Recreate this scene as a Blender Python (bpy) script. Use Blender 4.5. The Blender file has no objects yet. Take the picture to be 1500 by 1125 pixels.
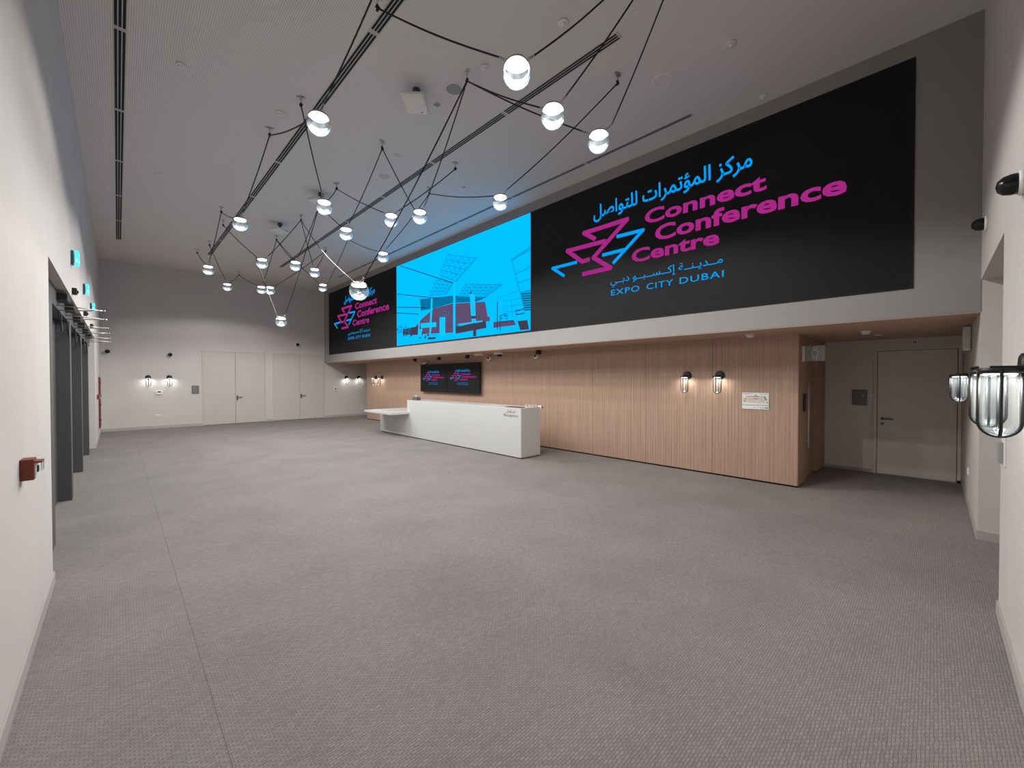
import bpy, bmesh, math, random
from mathutils import Vector, Matrix
random.seed(7)
S = bpy.context.scene
COL = S.collection

# ------------------------------------------------------------------ camera
F, YAW, PITCH, ROLL, CAMH = 596.44, math.radians(44.075), math.radians(0.762), math.radians(-0.049), 1.7
FW = Vector((math.sin(YAW)*math.cos(PITCH), math.cos(YAW)*math.cos(PITCH), -math.sin(PITCH)))
_r = Vector((math.cos(YAW), -math.sin(YAW), 0)); _u = _r.cross(FW)
RT = _r*math.cos(ROLL) + _u*math.sin(ROLL); UP = -_r*math.sin(ROLL) + _u*math.cos(ROLL)
CAM = Vector((0, 0, CAMH))
cd = bpy.data.cameras.new('camera'); cd.sensor_fit = 'HORIZONTAL'; cd.sensor_width = 36; cd.lens = 36*F/1500
cd.clip_start = 0.02; cd.clip_end = 100
co = bpy.data.objects.new('camera', cd); COL.objects.link(co)
co.matrix_world = Matrix(((RT.x, UP.x, -FW.x, CAM.x), (RT.y, UP.y, -FW.y, CAM.y), (RT.z, UP.z, -FW.z, CAM.z), (0, 0, 0, 1)))
S.camera = co
S.cycles.diffuse_bounces = 8; S.cycles.max_bounces = 16; S.cycles.transparent_max_bounces = 24
S.view_settings.view_transform = 'Standard'; S.view_settings.look = 'None'; S.view_settings.gamma = 1
S.view_settings.use_curve_mapping = False; S.view_settings.exposure = 0.0
wd = bpy.data.worlds.new('world'); S.world = wd; wd.use_nodes = True
wd.node_tree.nodes['Background'].inputs[0].default_value = (0.5, 0.5, 0.52, 1)
wd.node_tree.nodes['Background'].inputs[1].default_value = 0.02
PENDANT_W, SCONCE_W = 114.0, 2.4

# ------------------------------------------------------------------ room planes (metres)
XL, XS, XW, XD = -0.403, 6.494, 7.540, 9.774       # left wall, screen face, timber face, alcove back
YF, YN, ZC, ZB = 18.464, -0.345, 5.527, 2.387      # far wall, near wall, ceiling, soffit
YW0, YW1 = 16.586, 1.438                           # ends of the timber wall
def ray(u, v): return RT*((u-750)/F) - UP*((v-562.5)/F) + FW
def on(u, v, ax, val):
    d = ray(u, v); return CAM + d*((val-CAM[ax])/d[ax])
def onX(u, v, x): return on(u, v, 0, x)
def onY(u, v, y): return on(u, v, 1, y)
def onZ(u, v, z=ZC): return on(u, v, 2, z)
def hang(u, v, A, B):       # a lamp hangs in the upright plane through its two ceiling hooks
    n = Vector((B.y-A.y, A.x-B.x, 0)); d = ray(u, v); return CAM + d*(((A-CAM).dot(n))/d.dot(n))

# ------------------------------------------------------------------ materials
def lin(c): return tuple(((x/255)/12.92 if x/255 <= .04045 else ((x/255+.055)/1.055)**2.4) for x in c)
MATS = {}
def mat(name, col, rough=.6, metal=0, spec=.4, var=0, vscale=3, bump=0, bscale=200, stretch=None, emit=None, es=1):
    m = bpy.data.materials.new(name); m.use_nodes = True; nt = m.node_tree; N = nt.nodes; L = nt.links
    b = N['Principled BSDF']; b.inputs['Base Color'].default_value = (*col, 1)
    b.inputs['Roughness'].default_value = rough; b.inputs['Metallic'].default_value = metal
    b.inputs['Specular IOR Level'].default_value = spec
    if emit: b.inputs['Emission Color'].default_value = (*emit, 1); b.inputs['Emission Strength'].default_value = es
    if var or bump:
        tc = N.new('ShaderNodeTexCoord'); mp = N.new('ShaderNodeMapping'); L.new(tc.outputs['Object'], mp.inputs[0])
        if stretch: mp.inputs['Scale'].default_value = stretch
    if var:
        n = N.new('ShaderNodeTexNoise'); n.inputs['Scale'].default_value = vscale; n.inputs['Detail'].default_value = 5
        L.new(mp.outputs[0], n.inputs['Vector'])
        r = N.new('ShaderNodeValToRGB'); r.color_ramp.elements[0].position = .3; r.color_ramp.elements[1].position = .7
        r.color_ramp.elements[0].color = (*[c*(1-var) for c in col], 1); r.color_ramp.elements[1].color = (*[min(1, c*(1+var)) for c in col], 1)
        L.new(n.outputs['Fac'], r.inputs[0]); L.new(r.outputs[0], b.inputs['Base Color'])
    if bump:
        n2 = N.new('ShaderNodeTexNoise'); n2.inputs['Scale'].default_value = bscale; L.new(mp.outputs[0], n2.inputs['Vector'])
        bp = N.new('ShaderNodeBump'); bp.inputs['Strength'].default_value = bump; bp.inputs['Distance'].default_value = .004
        L.new(n2.outputs['Fac'], bp.inputs['Height']); L.new(bp.outputs[0], b.inputs['Normal'])
    MATS[name] = m; return m
def emat(name, col, s=1):
    m = bpy.data.materials.new(name); m.use_nodes = True; nt = m.node_tree; nt.nodes.remove(nt.nodes['Principled BSDF'])
    e = nt.nodes.new('ShaderNodeEmission'); e.inputs[0].default_value = (*col, 1); e.inputs[1].default_value = s
    nt.links.new(e.outputs[0], nt.nodes['Material Output'].inputs[0]); MATS[name] = m; return m
mat('paint', (.60, .565, .54), .75, var=.035, vscale=1.2, bump=.12, bscale=60)
mat('paint_bulkhead', (.295, .282, .276), .7, var=.03, vscale=1.0, bump=.1, bscale=60)
mat('door_paint', (.56, .51, .475), .5, var=.02, vscale=1.5)
mat('alcove_paint', (.66, .62, .59), .7, var=.03, vscale=1.5)
mat('alcove_door', (.68, .635, .60), .5, var=.02, vscale=1.5)
mat('skirting_taupe', (.43, .40, .385), .6)
mat('skirting', (.62, .60, .58), .5)
mat('timber', (.435, .292, .215), .5, var=.11, vscale=1.6, stretch=(14, 14, .5))
mat('timber_soffit', (.50, .335, .24), .5, var=.10, vscale=1.6, stretch=(8, .6, 8))
mat('timber_dark', (.36, .235, .16), .5, var=.10, vscale=1.6, stretch=(14, 14, .5))
mat('black_gap', (.008, .008, .008), .8)
mat('desk_white', (.60, .605, .60), .35, var=.01, vscale=2)
mat('desk_plinth', (.12, .11, .10), .6)
mat('panel_dark', (.085, .082, .08), .45, var=.06, vscale=3, stretch=(6, 6, .6))
mat('steel', (.52, .51, .50), .32, 1)
mat('steel_dark', (.10, .10, .105), .4, .6)
mat('black_metal', (.012, .012, .013), .45)
mat('black_gloss', (.01, .01, .012), .08)
mat('cable_black', (.012, .012, .013), .55)
mat('cable_white', (.45, .44, .43), .5)
mat('white_plastic', (.78, .77, .75), .4)
mat('grey_plastic', (.30, .30, .30), .5)
mat('grey_panel', (.17, .165, .16), .45)
mat('red_paint', (.17, .028, .016), .45)
mat('sign_grey', (.30, .305, .30), .5)
mat('screen_black', (.010, .010, .011), .65, spec=.2)
mat('tv_black', (.006, .007, .008), .3)
mat('diffuser', (.50, .48, .46), .6)
mat('ink', (.10, .10, .10), .6)
mat('ink_green', (.05, .30, .18), .6)
mat('ink_tan', (.72, .60, .50), .6)
mat('paper', (.80, .82, .80), .5)
emat('led_cyan', (0, .55, 1.22))
emat('led_cyan_pale', (.004, .60, 1.12))
emat('led_teal', lin((0, 165, 222)), 1)
emat('led_teal_line', lin((0, 158, 214)), 1)
emat('led_deep', lin((8, 118, 165)), 1)
emat('led_brown', lin((95, 78, 112)), 1)
emat('led_umber', lin((66, 62, 82)), 1)
emat('led_dark', lin((25, 55, 80)), 1)
emat('led_magenta', lin((164, 40, 130)), 1)
emat('led_blue', lin((0, 158, 245)), 1)
emat('sign_cyan', lin((70, 215, 240)), 1.6)
emat('sign_pale', lin((190, 245, 250)), 1.6)
emat('lamp_glow', (1, .95, .88), 9)
emat('sconce_glow', (1, .95, .88), 5)
def glass(name, tint, haze, gl):
    m = bpy.data.materials.new(name); m.use_nodes = True; nt = m.node_tree; N = nt.nodes; L = nt.links; N.remove(N['Principled BSDF'])
    t = N.new('ShaderNodeBsdfTransparent'); t.inputs[0].default_value = (*tint, 1)
    g = N.new('ShaderNodeBsdfGlossy'); g.inputs['Roughness'].default_value = .04; g.inputs[0].default_value = (.84, .94, 1, 1)
    lw = N.new('ShaderNodeLayerWeight'); lw.inputs[0].default_value = gl
    mx = N.new('ShaderNodeMixShader'); L.new(lw.outputs['Facing'], mx.inputs[0]); L.new(t.outputs[0], mx.inputs[1]); L.new(g.outputs[0], mx.inputs[2])
    tr = N.new('ShaderNodeBsdfTranslucent'); tr.inputs[0].default_value = (.80, .92, 1, 1)
    tc = N.new('ShaderNodeTexCoord'); nz = N.new('ShaderNodeTexNoise'); nz.inputs['Scale'].default_value = 9; L.new(tc.outputs['Object'], nz.inputs['Vector'])
    mr = N.new('ShaderNodeMapRange'); mr.inputs[1].default_value = .35; mr.inputs[2].default_value = .7; mr.inputs[3].default_value = haze*.3; mr.inputs[4].default_value = haze*1.9
    L.new(nz.outputs['Fac'], mr.inputs[0])
    m2 = N.new('ShaderNodeMixShader'); L.new(mr.outputs[0], m2.inputs[0]); L.new(mx.outputs[0], m2.inputs[1]); L.new(tr.outputs[0], m2.inputs[2])
    L.new(m2.outputs[0], N['Material Output'].inputs[0]); MATS[name] = m
glass('bulb_glass', (.93, .97, 1), .0035, .35)
glass('lantern_glass', (.96, .98, .98), .02, .3)

def carpet():
    m = mat('carpet', (.26, .235, .225), .95, spec=.1); nt = m.node_tree; N = nt.nodes; L = nt.links; b = N['Principled BSDF']
    tc = N.new('ShaderNodeTexCoord'); mp = N.new('ShaderNodeMapping'); L.new(tc.outputs['Object'], mp.inputs[0])
    br = N.new('ShaderNodeTexBrick'); br.inputs['Scale'].default_value = 1; br.inputs['Brick Width'].default_value = .030; br.inputs['Row Height'].default_value = .014
    br.inputs['Mortar Size'].default_value = .0022; br.inputs['Mortar Smooth'].default_value = .6
    br.inputs['Color1'].default_value = (.305, .280, .268, 1); br.inputs['Color2'].default_value = (.25, .228, .218, 1); br.inputs['Mortar'].default_value = (.17, .153, .146, 1)
    n0 = N.new('ShaderNodeTexNoise'); n0.inputs['Scale'].default_value = 40; L.new(mp.outputs[0], n0.inputs['Vector'])
    ad = N.new('ShaderNodeVectorMath'); ad.operation = 'MULTIPLY_ADD'; L.new(n0.outputs['Color'], ad.inputs[0]); ad.inputs[1].default_value = (.012, .012, 0); L.new(mp.outputs[0], ad.inputs[2])
    L.new(ad.outputs[0], br.inputs['Vector'])
    n1 = N.new('ShaderNodeTexNoise'); n1.inputs['Scale'].default_value = 1.3; n1.inputs['Detail'].default_value = 6; L.new(mp.outputs[0], n1.inputs['Vector'])
    mr = N.new('ShaderNodeMapRange'); mr.inputs[1].default_value = .3; mr.inputs[2].default_value = .7; mr.inputs[3].default_value = .92; mr.inputs[4].default_value = 1.07
    L.new(n1.outputs['Fac'], mr.inputs[0])
    sc = N.new('ShaderNodeVectorMath'); sc.operation = 'SCALE'; L.new(br.outputs['Color'], sc.inputs[0]); L.new(mr.outputs[0], sc.inputs['Scale'])
    L.new(sc.outputs[0], b.inputs['Base Color'])
    n2 = N.new('ShaderNodeTexNoise'); n2.inputs['Scale'].default_value = 260; L.new(mp.outputs[0], n2.inputs['Vector'])
    bp = N.new('ShaderNodeBump'); bp.inputs['Strength'].default_value = .5; bp.inputs['Distance'].default_value = .004; L.new(n2.outputs['Fac'], bp.inputs['Height']); L.new(bp.outputs[0], b.inputs['Normal'])
carpet()
def ceilmat():      # acoustic ceiling, fine ribs along the room
    m = mat('ceiling_ribbed', (.45, .43, .415), .85, spec=.2); nt = m.node_tree; N = nt.nodes; L = nt.links; b = N['Principled BSDF']
    tc = N.new('ShaderNodeTexCoord'); w = N.new('ShaderNodeTexWave'); w.wave_type = 'BANDS'; w.bands_direction = 'X'; w.inputs['Scale'].default_value = 314.16/2/10/1.0
    L.new(tc.outputs['Object'], w.inputs['Vector'])
    r = N.new('ShaderNodeValToRGB'); r.color_ramp.elements[0].color = (.56, .545, .53, 1); r.color_ramp.elements[1].color = (.76, .74, .72, 1)
    r.color_ramp.elements[0].position = .1; r.color_ramp.elements[1].position = .5
    L.new(w.outputs['Fac'], r.inputs[0]); L.new(r.outputs[0], b.inputs['Base Color'])
ceilmat()

# ------------------------------------------------------------------ mesh helpers
def link(name, me, m, parent=None):
    o = bpy.data.objects.new(name, me); COL.objects.link(o)
    if m: me.materials.clear(); me.materials.append(MATS[m])
    if parent is not None: o.parent = parent
    return o
def bm_obj(name, bm, m, parent=None, smooth=False, off=None):
    if off is None and parent is not None and parent.get('_w'): off = root_loc(parent)
    if off is not None: bmesh.ops.translate(bm, vec=-Vector(off), verts=bm.verts)
    me = bpy.data.meshes.new(name); bm.to_mesh(me); bm.free()
    if smooth:
        for p in me.polygons: p.use_smooth = True
    o = link(name, me, m, parent)
    if parent is not None and parent.get('_w'): o['_w'] = 1
    return o
def root_loc(o):
    v = Vector((0, 0, 0))
    while o is not None: v += o.location; o = o.parent
    return v
def a_box(bm, x0, x1, y0, y1, z0, z1, bevel=0, seg=2):
    r = bmesh.ops.create_cube(bm, size=1)
    for v in r['verts']: v.co = Vector((x0+(v.co.x+.5)*(x1-x0), y0+(v.co.y+.5)*(y1-y0), z0+(v.co.z+.5)*(z1-z0)))
    if bevel:
        es = list({e for v in r['verts'] for e in v.link_edges}); bmesh.ops.bevel(bm, geom=es, offset=bevel, segments=seg, affect='EDGES', profile=.6)
    return bm
def box(name, x0, x1, y0, y1, z0, z1, m, parent=None, bevel=0, seg=2):
    bm = bmesh.new(); a_box(bm, min(x0, x1), max(x0, x1), min(y0, y1), max(y0, y1), min(z0, z1), max(z0, z1), bevel, seg); return bm_obj(name, bm, m, parent)
def boxes(name, L, m, parent=None, bevel=0):
    bm = bmesh.new()
    for b in L: a_box(bm, *b, bevel)
    return bm_obj(name, bm, m, parent)
def a_tube(bm, pts, r, seg=6, closed=False, caps=True):
    pts = [Vector(p) for p in pts]; n = len(pts); rings = []
    up0 = None
    for i, p in enumerate(pts):
        a = pts[i-1] if (i > 0 or closed) else p; b = pts[(i+1) % n] if (i < n-1 or closed) else p
        t = (b-a).normalized()
        if up0 is None: up0 = Vector((0, 0, 1)) if abs(t.z) < .9 else Vector((1, 0, 0))
        s = t.cross(up0)
        if s.length < 1e-6: s = t.orthogonal()
        s.normalize(); up0 = s.cross(t).normalized()
        rr = r[i] if isinstance(r, (list, tuple)) else r
        rings.append([bm.verts.new(p + (s*math.cos(2*math.pi*k/seg) + up0*math.sin(2*math.pi*k/seg))*rr) for k in range(seg)])
    for i in range(n if closed else n-1):
        A, B = rings[i], rings[(i+1) % n]
        for k in range(seg): bm.faces.new((A[k], A[(k+1) % seg], B[(k+1) % seg], B[k]))
    if not closed and caps:
        bm.faces.new(rings[0][::-1]); bm.faces.new(rings[-1])
    return bm
def tube(name, pts, r, m, parent=None, seg=6, closed=False):
    bm = bmesh.new(); a_tube(bm, pts, r, seg, closed); bmesh.ops.recalc_face_normals(bm, faces=bm.faces); return bm_obj(name, bm, m, parent, True)
def a_lathe(bm, prof, seg=24, mtx=None):
    mtx = mtx or Matrix(); rings = []
    for (r, z) in prof:
        if r < 1e-5: rings.append([bm.verts.new(mtx @ Vector((0, 0, z)))])
        else: rings.append([bm.verts.new(mtx @ Vector((r*math.cos(2*math.pi*k/seg), r*math.sin(2*math.pi*k/seg), z))) for k in range(seg)])
    for A, B in zip(rings, rings[1:]):
        for k in range(seg):
            k2 = (k+1) % seg
            if len(A) == 1 and len(B) == 1: continue
            if len(A) == 1: bm.faces.new((A[0], B[k], B[k2]))
            elif len(B) == 1: bm.faces.new((A[k], A[k2], B[0]))
            else: bm.faces.new((A[k], A[k2], B[k2], B[k]))
    return bm
def lathe(name, prof, m, parent=None, seg=24, mtx=None, smooth=True):
    bm = bmesh.new(); a_lathe(bm, prof, seg, mtx); bmesh.ops.recalc_face_normals(bm, faces=bm.faces); return bm_obj(name, bm, m, parent, smooth)
AX = {'+x': Matrix.Rotation(math.pi/2, 4, 'Y'), '-x': Matrix.Rotation(-math.pi/2, 4, 'Y'), '+y': Matrix.Rotation(-math.pi/2, 4, 'X'), '-y': Matrix.Rotation(math.pi/2, 4, 'X'), '-z': Matrix.Rotation(math.pi, 4, 'X'), '+z': Matrix()}
def at(p, ax='+z'): return Matrix.Translation(Vector(p)) @ AX[ax]
def tag(o, label, cat, group=None):
    o['label'] = label; o['category'] = cat
    if group: o['group'] = group
    return o
def thing(name, loc, label, cat, group=None, rz=0):
    o = bpy.data.objects.new(name, None); COL.objects.link(o); o.location = loc; o.rotation_euler = (0, 0, rz); o.empty_display_size = .05
    tag(o, label, cat, group)
    if rz == 0: o['_w'] = 1
    return o
def local(o):
    if '_w' in o: del o['_w']
    return o
def struct(o, label=None):
    o['kind'] = 'structure'
    if label: o['label'] = label
    return o
def sroot(name, loc, label=None):
    o = bpy.data.objects.new(name, None); COL.objects.link(o); o.location = loc; o['_w'] = 1; return struct(o, label)
def copy_tree(o, parent=None):
    c = o.copy(); COL.objects.link(c); c.parent = parent
    for ch in list(o.children): copy_tree(ch, c)
    return c

# ------------------------------------------------------------------ the shell
T = .15
fl = struct(box('floor', XL-.4, XD+T, YN-1.3, YF+T, -.12, -.008, 'desk_plinth'), 'taupe grey woven loop carpet laid in long strips')
SE = [XL-.4, .345, 4.345, 8.345, XD+T]
for a, b in zip(SE, SE[1:]): box('carpet_strip', a+.0007, b-.0007, YN-1.3, YF+T, -.008, 0, 'carpet', fl)
struct(box('ceiling', XL-.4, XS+.3, YN-T, YF+T, ZC, ZC+.1, 'ceiling_ribbed'), 'grey finely ribbed acoustic ceiling')
DY0, DY1, DZ = 5.08, 14.30, 2.715                   # door bay in the left wall
struct(boxes('wall_left', [(XL-.4, XL, YN-T, DY0, 0, ZC), (XL-.4, XL, DY1, YF+T, 0, ZC), (XL-.4, XL, DY0, DY1, DZ, ZC), (XL-.4, XL-.34, DY0, DY1, 0, DZ)], 'paint'), 'pale warm white plaster wall with the recessed door bay')
wf = struct(boxes('wall_far', [(XL, XD+T, YF, YF+T, 0, ZC)], 'paint'), 'pale grey plaster end wall with two double doors')
NX0, NX1, NZ = 4.54, 6.50, 2.735                    # opening in the near wall
struct(boxes('wall_near', [(XL, NX0, YN-.9, YN, 0, ZC), (NX1, XD+T, YN-.9, YN, 0, ZC), (NX0, NX1, YN-.9, YN, NZ, ZC), (NX0, NX1, YN-1.0, YN-.9, 0, NZ)], 'paint'), 'pale plaster wall with a deep doorway recess and lantern sconces')
struct(boxes('wall_bulkhead', [(XS, XD+T, YN, YF, ZB+.012, ZC)], 'paint_bulkhead'), 'taupe painted bulkhead carrying the long display screen')
struct(box('trim_1', XS+.006, XD, YN, YF, ZB, ZB+.012, 'timber_soffit'), 'timber veneer soffit under the bulkhead')
struct(box('wall_alcove', XD, XD+T, YN, YF, 0, ZB, 'alcove_paint'), 'taupe wall behind the timber block')
struct(box('trim_2', XL, XS, YF-.003, YF, 2.722, 2.73, 'alcove_paint'), 'thin panel joint line on the end wall')
bz = .095
def skirt(name, L): return struct(boxes(name, L, 'skirting_taupe', None, .002), 'low taupe skirting board')
skirt('baseboard_left', [(XL, XL+.012, YN, DY0, 0, bz), (XL, XL+.012, DY1, YF, 0, bz)])
skirt('baseboard_far', [(XL+.012, 2.20, YF-.012, YF, 0, bz), (4.235, 4.465, YF-.012, YF, 0, bz), (6.48, XD, YF-.012, YF, 0, bz)])
skirt('baseboard_near', [(XL+.012, NX0, YN, YN+.012, 0, bz), (NX1, XD, YN, YN+.012, 0, bz), (NX1-.012, NX1, YN-.9, YN+.012, 0, bz), (NX0, NX0+.012, YN-.9, YN+.012, 0, bz)])
skirt('baseboard_alcove', [(XD-.012, XD, .76, YW1, 0, .06)])

# timber wall: ribbed panels side by side on a core, black shadow gap at the floor
wt = sroot('wall_timber', (XW, 9, 0), 'long ribbed timber clad wall behind the reception desk')
boxes('core', [(XW+.03, XW+.25, YW1+.012, YW0, .03, ZB), (XW+.25, XD, YW0-.2, YW0, 0, ZB)], 'timber_dark', wt)
box('shadow_gap', XW+.022, XW+.2, YW1+.01, YW0-.01, 0, .03, 'black_gap', wt)
NP = 12; PWID = (YW0-YW1)/NP
def rib_panel():
    bm = bmesh.new(); nr = 24; p = (PWID-.004)/nr; prof = []
    for i in range(nr):
        y = i*p; prof += [(.0028, y), (.0028, y+.006), (0, y+.009), (0, y+p-.003)]
    prof.append((.0028, nr*p)); z0, z1 = .03, ZB
    a = [bm.verts.new((x, y, z0)) for x, y in prof]; b = [bm.verts.new((x, y, z1)) for x, y in prof]
    for i in range(len(prof)-1): bm.faces.new((a[i], b[i], b[i+1], a[i+1]))
    n = len(prof); w = nr*p
    e0, e1 = bm.verts.new((.03, 0, z0)), bm.verts.new((.03, 0, z1)); g0, g1 = bm.verts.new((.03, w, z0)), bm.verts.new((.03, w, z1))
    bm.faces.new((a[0], e0, e1, b[0])); bm.faces.new((a[-1], b[-1], g1, g0)); bm.faces.new((e0, g0, g1, e1))
    bm.faces.new([e0]+a+[g0]); bm.faces.new([g1]+b[::-1]+[e1])
    bmesh.ops.recalc_face_normals(bm, faces=bm.faces); me = bpy.data.meshes.new('ribbed_panel'); bm.to_mesh(me); bm.free(); return me
rp = rib_panel()
for i in range(NP):
    o = link('ribbed_panel', rp, 'timber', wt); o.location = (0, YW1+i*PWID-9, 0)
# end of the timber block, with a recessed restroom door
REC0, REC1 = 8.10, 9.02
boxes('end_cladding', [(XW+.03, REC0, YW1, YW1+.30, .02, ZB), (REC1, XD, YW1, YW1+.30, .02, ZB), (REC0, REC1, YW1, YW1+.3, 2.22, ZB)], 'timber_dark', wt)
boxes('end_gap', [(XW+.04, REC0-.01, YW1+.012, YW1+.28, 0, .02), (REC1+.01, XD-.01, YW1+.012, YW1+.28, 0, .02)], 'black_gap', wt)
d6 = sroot('door_6', (8.54, YW1+.055, 0), 'dark timber restroom door with a long pull bar')
lf = box('leaf', REC0, REC1, YW1+.055, YW1+.105, .008, 2.22, 'timber_dark', d6, .003)
def pull(x, y, z0, z1, par):
    bm = bmesh.new(); a_tube(bm, [(x, y-.06, z0), (x, y-.06, z1)], .013, 8)
    for z in (z0+.12, z1-.12): a_tube(bm, [(x, y-.06, z), (x, y, z)], .008, 8)
    bmesh.ops.recalc_face_normals(bm, faces=bm.faces); return bm_obj('pull_bar', bm, 'skirting', par, True)
pull(8.26, YW1+.055, .54, 1.63, lf)

# ------------------------------------------------------------------ doors
def lever(par, p, ax, side, m='steel_dark'):     # p on the door face, ax = outward normal axis, side = lever direction sign along the wall
    bm = bmesh.new()
    if ax == '-y':
        a_box(bm, p[0]-.024, p[0]+.024, p[1]-.012, p[1], p[2]-.12, p[2]+.07, .004); a_tube(bm, [p, (p[0], p[1]-.06, p[2])], .011, 8)
        a_box(bm, min(p[0], p[0]+side*.15)-.008, max(p[0], p[0]+side*.15)+.008, p[1]-.07, p[1]-.05, p[2]-.012, p[2]+.012, .004)
    else:
        a_lathe(bm, [(0, .012), (.026, .012), (.026, 0)], 16, at(p, '-x')); a_tube(bm, [p, (p[0]-.06, p[1], p[2])], .011, 8)
        a_box(bm, p[0]-.07, p[0]-.05, min(p[1], p[1]+side*.14)-.008, max(p[1], p[1]+side*.14)+.008, p[2]-.012, p[2]+.012, .004)
        a_lathe(bm, [(0, .010), (.024, .010), (.024, 0)], 16, at((p[0], p[1], p[2]-.09), '-x'))
    bmesh.ops.recalc_face_normals(bm, faces=bm.faces); return bm_obj('handle', bm, m, par)
def dbl_door(name, x0, xm, x1, lab):
    d = sroot(name, ((x0+x1)/2, YF, 0), lab); h = 2.70
    boxes('frame', [(x0-.04, x0, YF-.022, YF, 0, h), (x1, x1+.04, YF-.022, YF, 0, h), (x0-.04, x1+.04, YF-.022, YF, h, h+.035)], 'door_paint', d, .002)
    a = box('leaf', x0+.004, xm-.004, YF-.016, YF, .012, h-.004, 'door_paint', d, .002); b = box('leaf', xm+.004, x1-.004, YF-.016, YF, .012, h-.004, 'door_paint', d, .002)
    boxes('joint', [(xm-.004, xm+.004, YF-.004, YF, .01, h), (x0, x1, YF-.004, YF, 0, .012)], 'black_gap', d)
    lever(b, (xm+.055, YF-.016, 1.0), '-y', 1)
dbl_door('door_1', 2.24, 3.215, 4.19, 'flush double door beside the grey wall panel')
dbl_door('door_2', 4.505, 5.475, 6.44, 'flush double door next to the bulkhead')
d7 = sroot('door_7', (XD, .2, 0), 'single flush door at the end of the alcove')
boxes('frame', [(XD-.025, XD, .69, .735, 0, 2.185), (XD-.025, XD, -.33, -.288, 0, 2.185), (XD-.025, XD, -.33, .735, 2.185, 2.225)], 'alcove_door', d7, .003)
lf = box('leaf', XD-.014, XD, -.280, .682, .012, 2.178, 'alcove_door', d7, .002)
boxes('joint', [(XD-.006, XD, .682, .69, 0, 2.185), (XD-.006, XD, -.288, -.28, 0, 2.185), (XD-.006, XD, -.288, .69, 2.178, 2.185)], 'black_gap', d7)
lever(lf, (XD-.014, .615, .985), '-x', -1)
tag(box('door_stop', XD-.05, XD-.012, -.33, -.29, 0, .045, 'black_metal', None, .006), 'small black door stop on the carpet by the alcove door', 'door stop')

# entrance doors in the left bay: three dark pairs with posts and overhead closers
PX0, PX1 = -.60, -.475; posts = [6.05, 8.38, 10.80, 13.10]
CLY = [7.05, 8.05, 9.40, 10.45, 11.75, 12.80]
ent = ['nearest the red call point', 'between the outer entrance pairs', 'nearest the red hose cabinet']
struct(boxes('trim_3', [(XL-.34, PX1-.012, DY0, DY1, 2.50, DZ)], 'steel_dark'), 'dark metal header over the entrance doors')
for i in range(3):
    y0, y1 = posts[i], posts[i+1]; pw = .22
    d = sroot('door_%d' % (3+i), (PX0, (y0+y1)/2, 0), 'dark grey entrance double door '+ent[i])
    box('post', PX0-.1, PX1, y1, y1+pw, 0, 2.5, 'panel_dark', d, .003)
    if i == 0: box('post', PX0-.1, PX1, y0-.03, y0+pw, 0, 2.5, 'panel_dark', d, .003)
    if i == 0: box('side_panel', PX0-.1, PX0+.02, DY0, y0-.03, 0, 2.5, 'panel_dark', d, .003)
    if i == 2: box('side_panel', PX0-.1, PX0+.02, y1+pw, DY1, 0, 2.5, 'panel_dark', d, .003)
    a0, a1 = y0+pw, y1; am = (a0+a1)/2
    for k, (b0, b1) in enumerate(((a0, am-.004), (am+.004, a1))):
        l = box('leaf', PX0-.06, PX0-.01, b0+.004, b1-.004, .01, 2.49, 'panel_dark', d, .003)
        box('edge_strip', PX0-.012, PX0-.004, b0+.01, b0+.05, .02, 2.48, 'steel', l)
        ym = CLY[i*2+k]
        c = box('closer', PX1-.012, XL, ym-.16, ym+.16, 2.60, 2.68, 'black_metal', d, .006)
        bm = bmesh.new(); e = (-.11, ym-.02, 2.525)
        a_tube(bm, [(PX1-.03, ym-.13, 2.54), e], .007, 6); a_tube(bm, [(PX0-.02, ym+.12, 2.50), e], .007, 6)
        a_lathe(bm, [(0, -.014), (.012, -.008), (.014, 0), (.012, .008), (0, .014)], 10, at(e)); bmesh.ops.recalc_face_normals(bm, faces=bm.faces)
        bm_obj('closer_arm', bm, 'steel', c, True)
        pts = [(PX1-.02+.02*math.sin(t*math.pi), ym+.05+.34*t, 2.57-.30*math.sin(t*math.pi)) for t in [j/12 for j in range(13)]]
        tube('closer_cable', pts, .006, 'cable_black', c)

# ------------------------------------------------------------------ big display with artwork
def at_panel(p, z, off=0): return (XS-.012-off, 6.112-p, 2.755+z)      # p = metres from the right third's left edge
SY0, SY1, SZ0, SZ1 = .196, 17.894, 2.755, 5.308
led = thing('display_wall', (XS, 9.05, SZ0), 'huge wide black display screen across the bulkhead showing logos and a blue picture', 'display screen')
box('bezel', XS-.010, XS, SY0-.035, SY1+.01, SZ0-.035, SZ1+.01, 'black_gap', led)
box('display_face', XS-.012, XS-.002, SY0, SY1, SZ0, SZ1, 'screen_black', led)
def flat(name, polys, m, parent, off=0):      # polys: list of lists of (y,z) on the screen face; drawn as thin raised sheets
    bm = bmesh.new(); x = XS-.0125-off
    for P in polys:
        try: bm.faces.new([bm.verts.new((x, y, z)) for y, z in P])
        except ValueError: pass
    bmesh.ops.recalc_face_normals(bm, faces=bm.faces)
    for f in bm.faces:
        if f.normal.x > 0: f.normal_flip()
    return bm_obj(name, bm, m, parent)
def line_poly(a, b, w):
    a, b = Vector(a), Vector(b); t = (b-a).normalized(); n = Vector((-t.y, t.x))*w/2; t = t*w*.3
    return [a-t+n, b+t+n, b+t-n, a-t-n]
def sp(x, y):
    P = onX(580+x/5.92, 320+y/5.92, XS-.0125); return (P.y, P.z)
def clampy(P): return [(min(max(y, 6.112), 12.035), min(max(z, SZ0), SZ1)) for y, z in P]
def pp(L): return clampy([sp(*p) for p in L])
def ll(L, w): return [clampy(line_poly(sp(*a), sp(*b), w)) for a, b in L]
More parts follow.
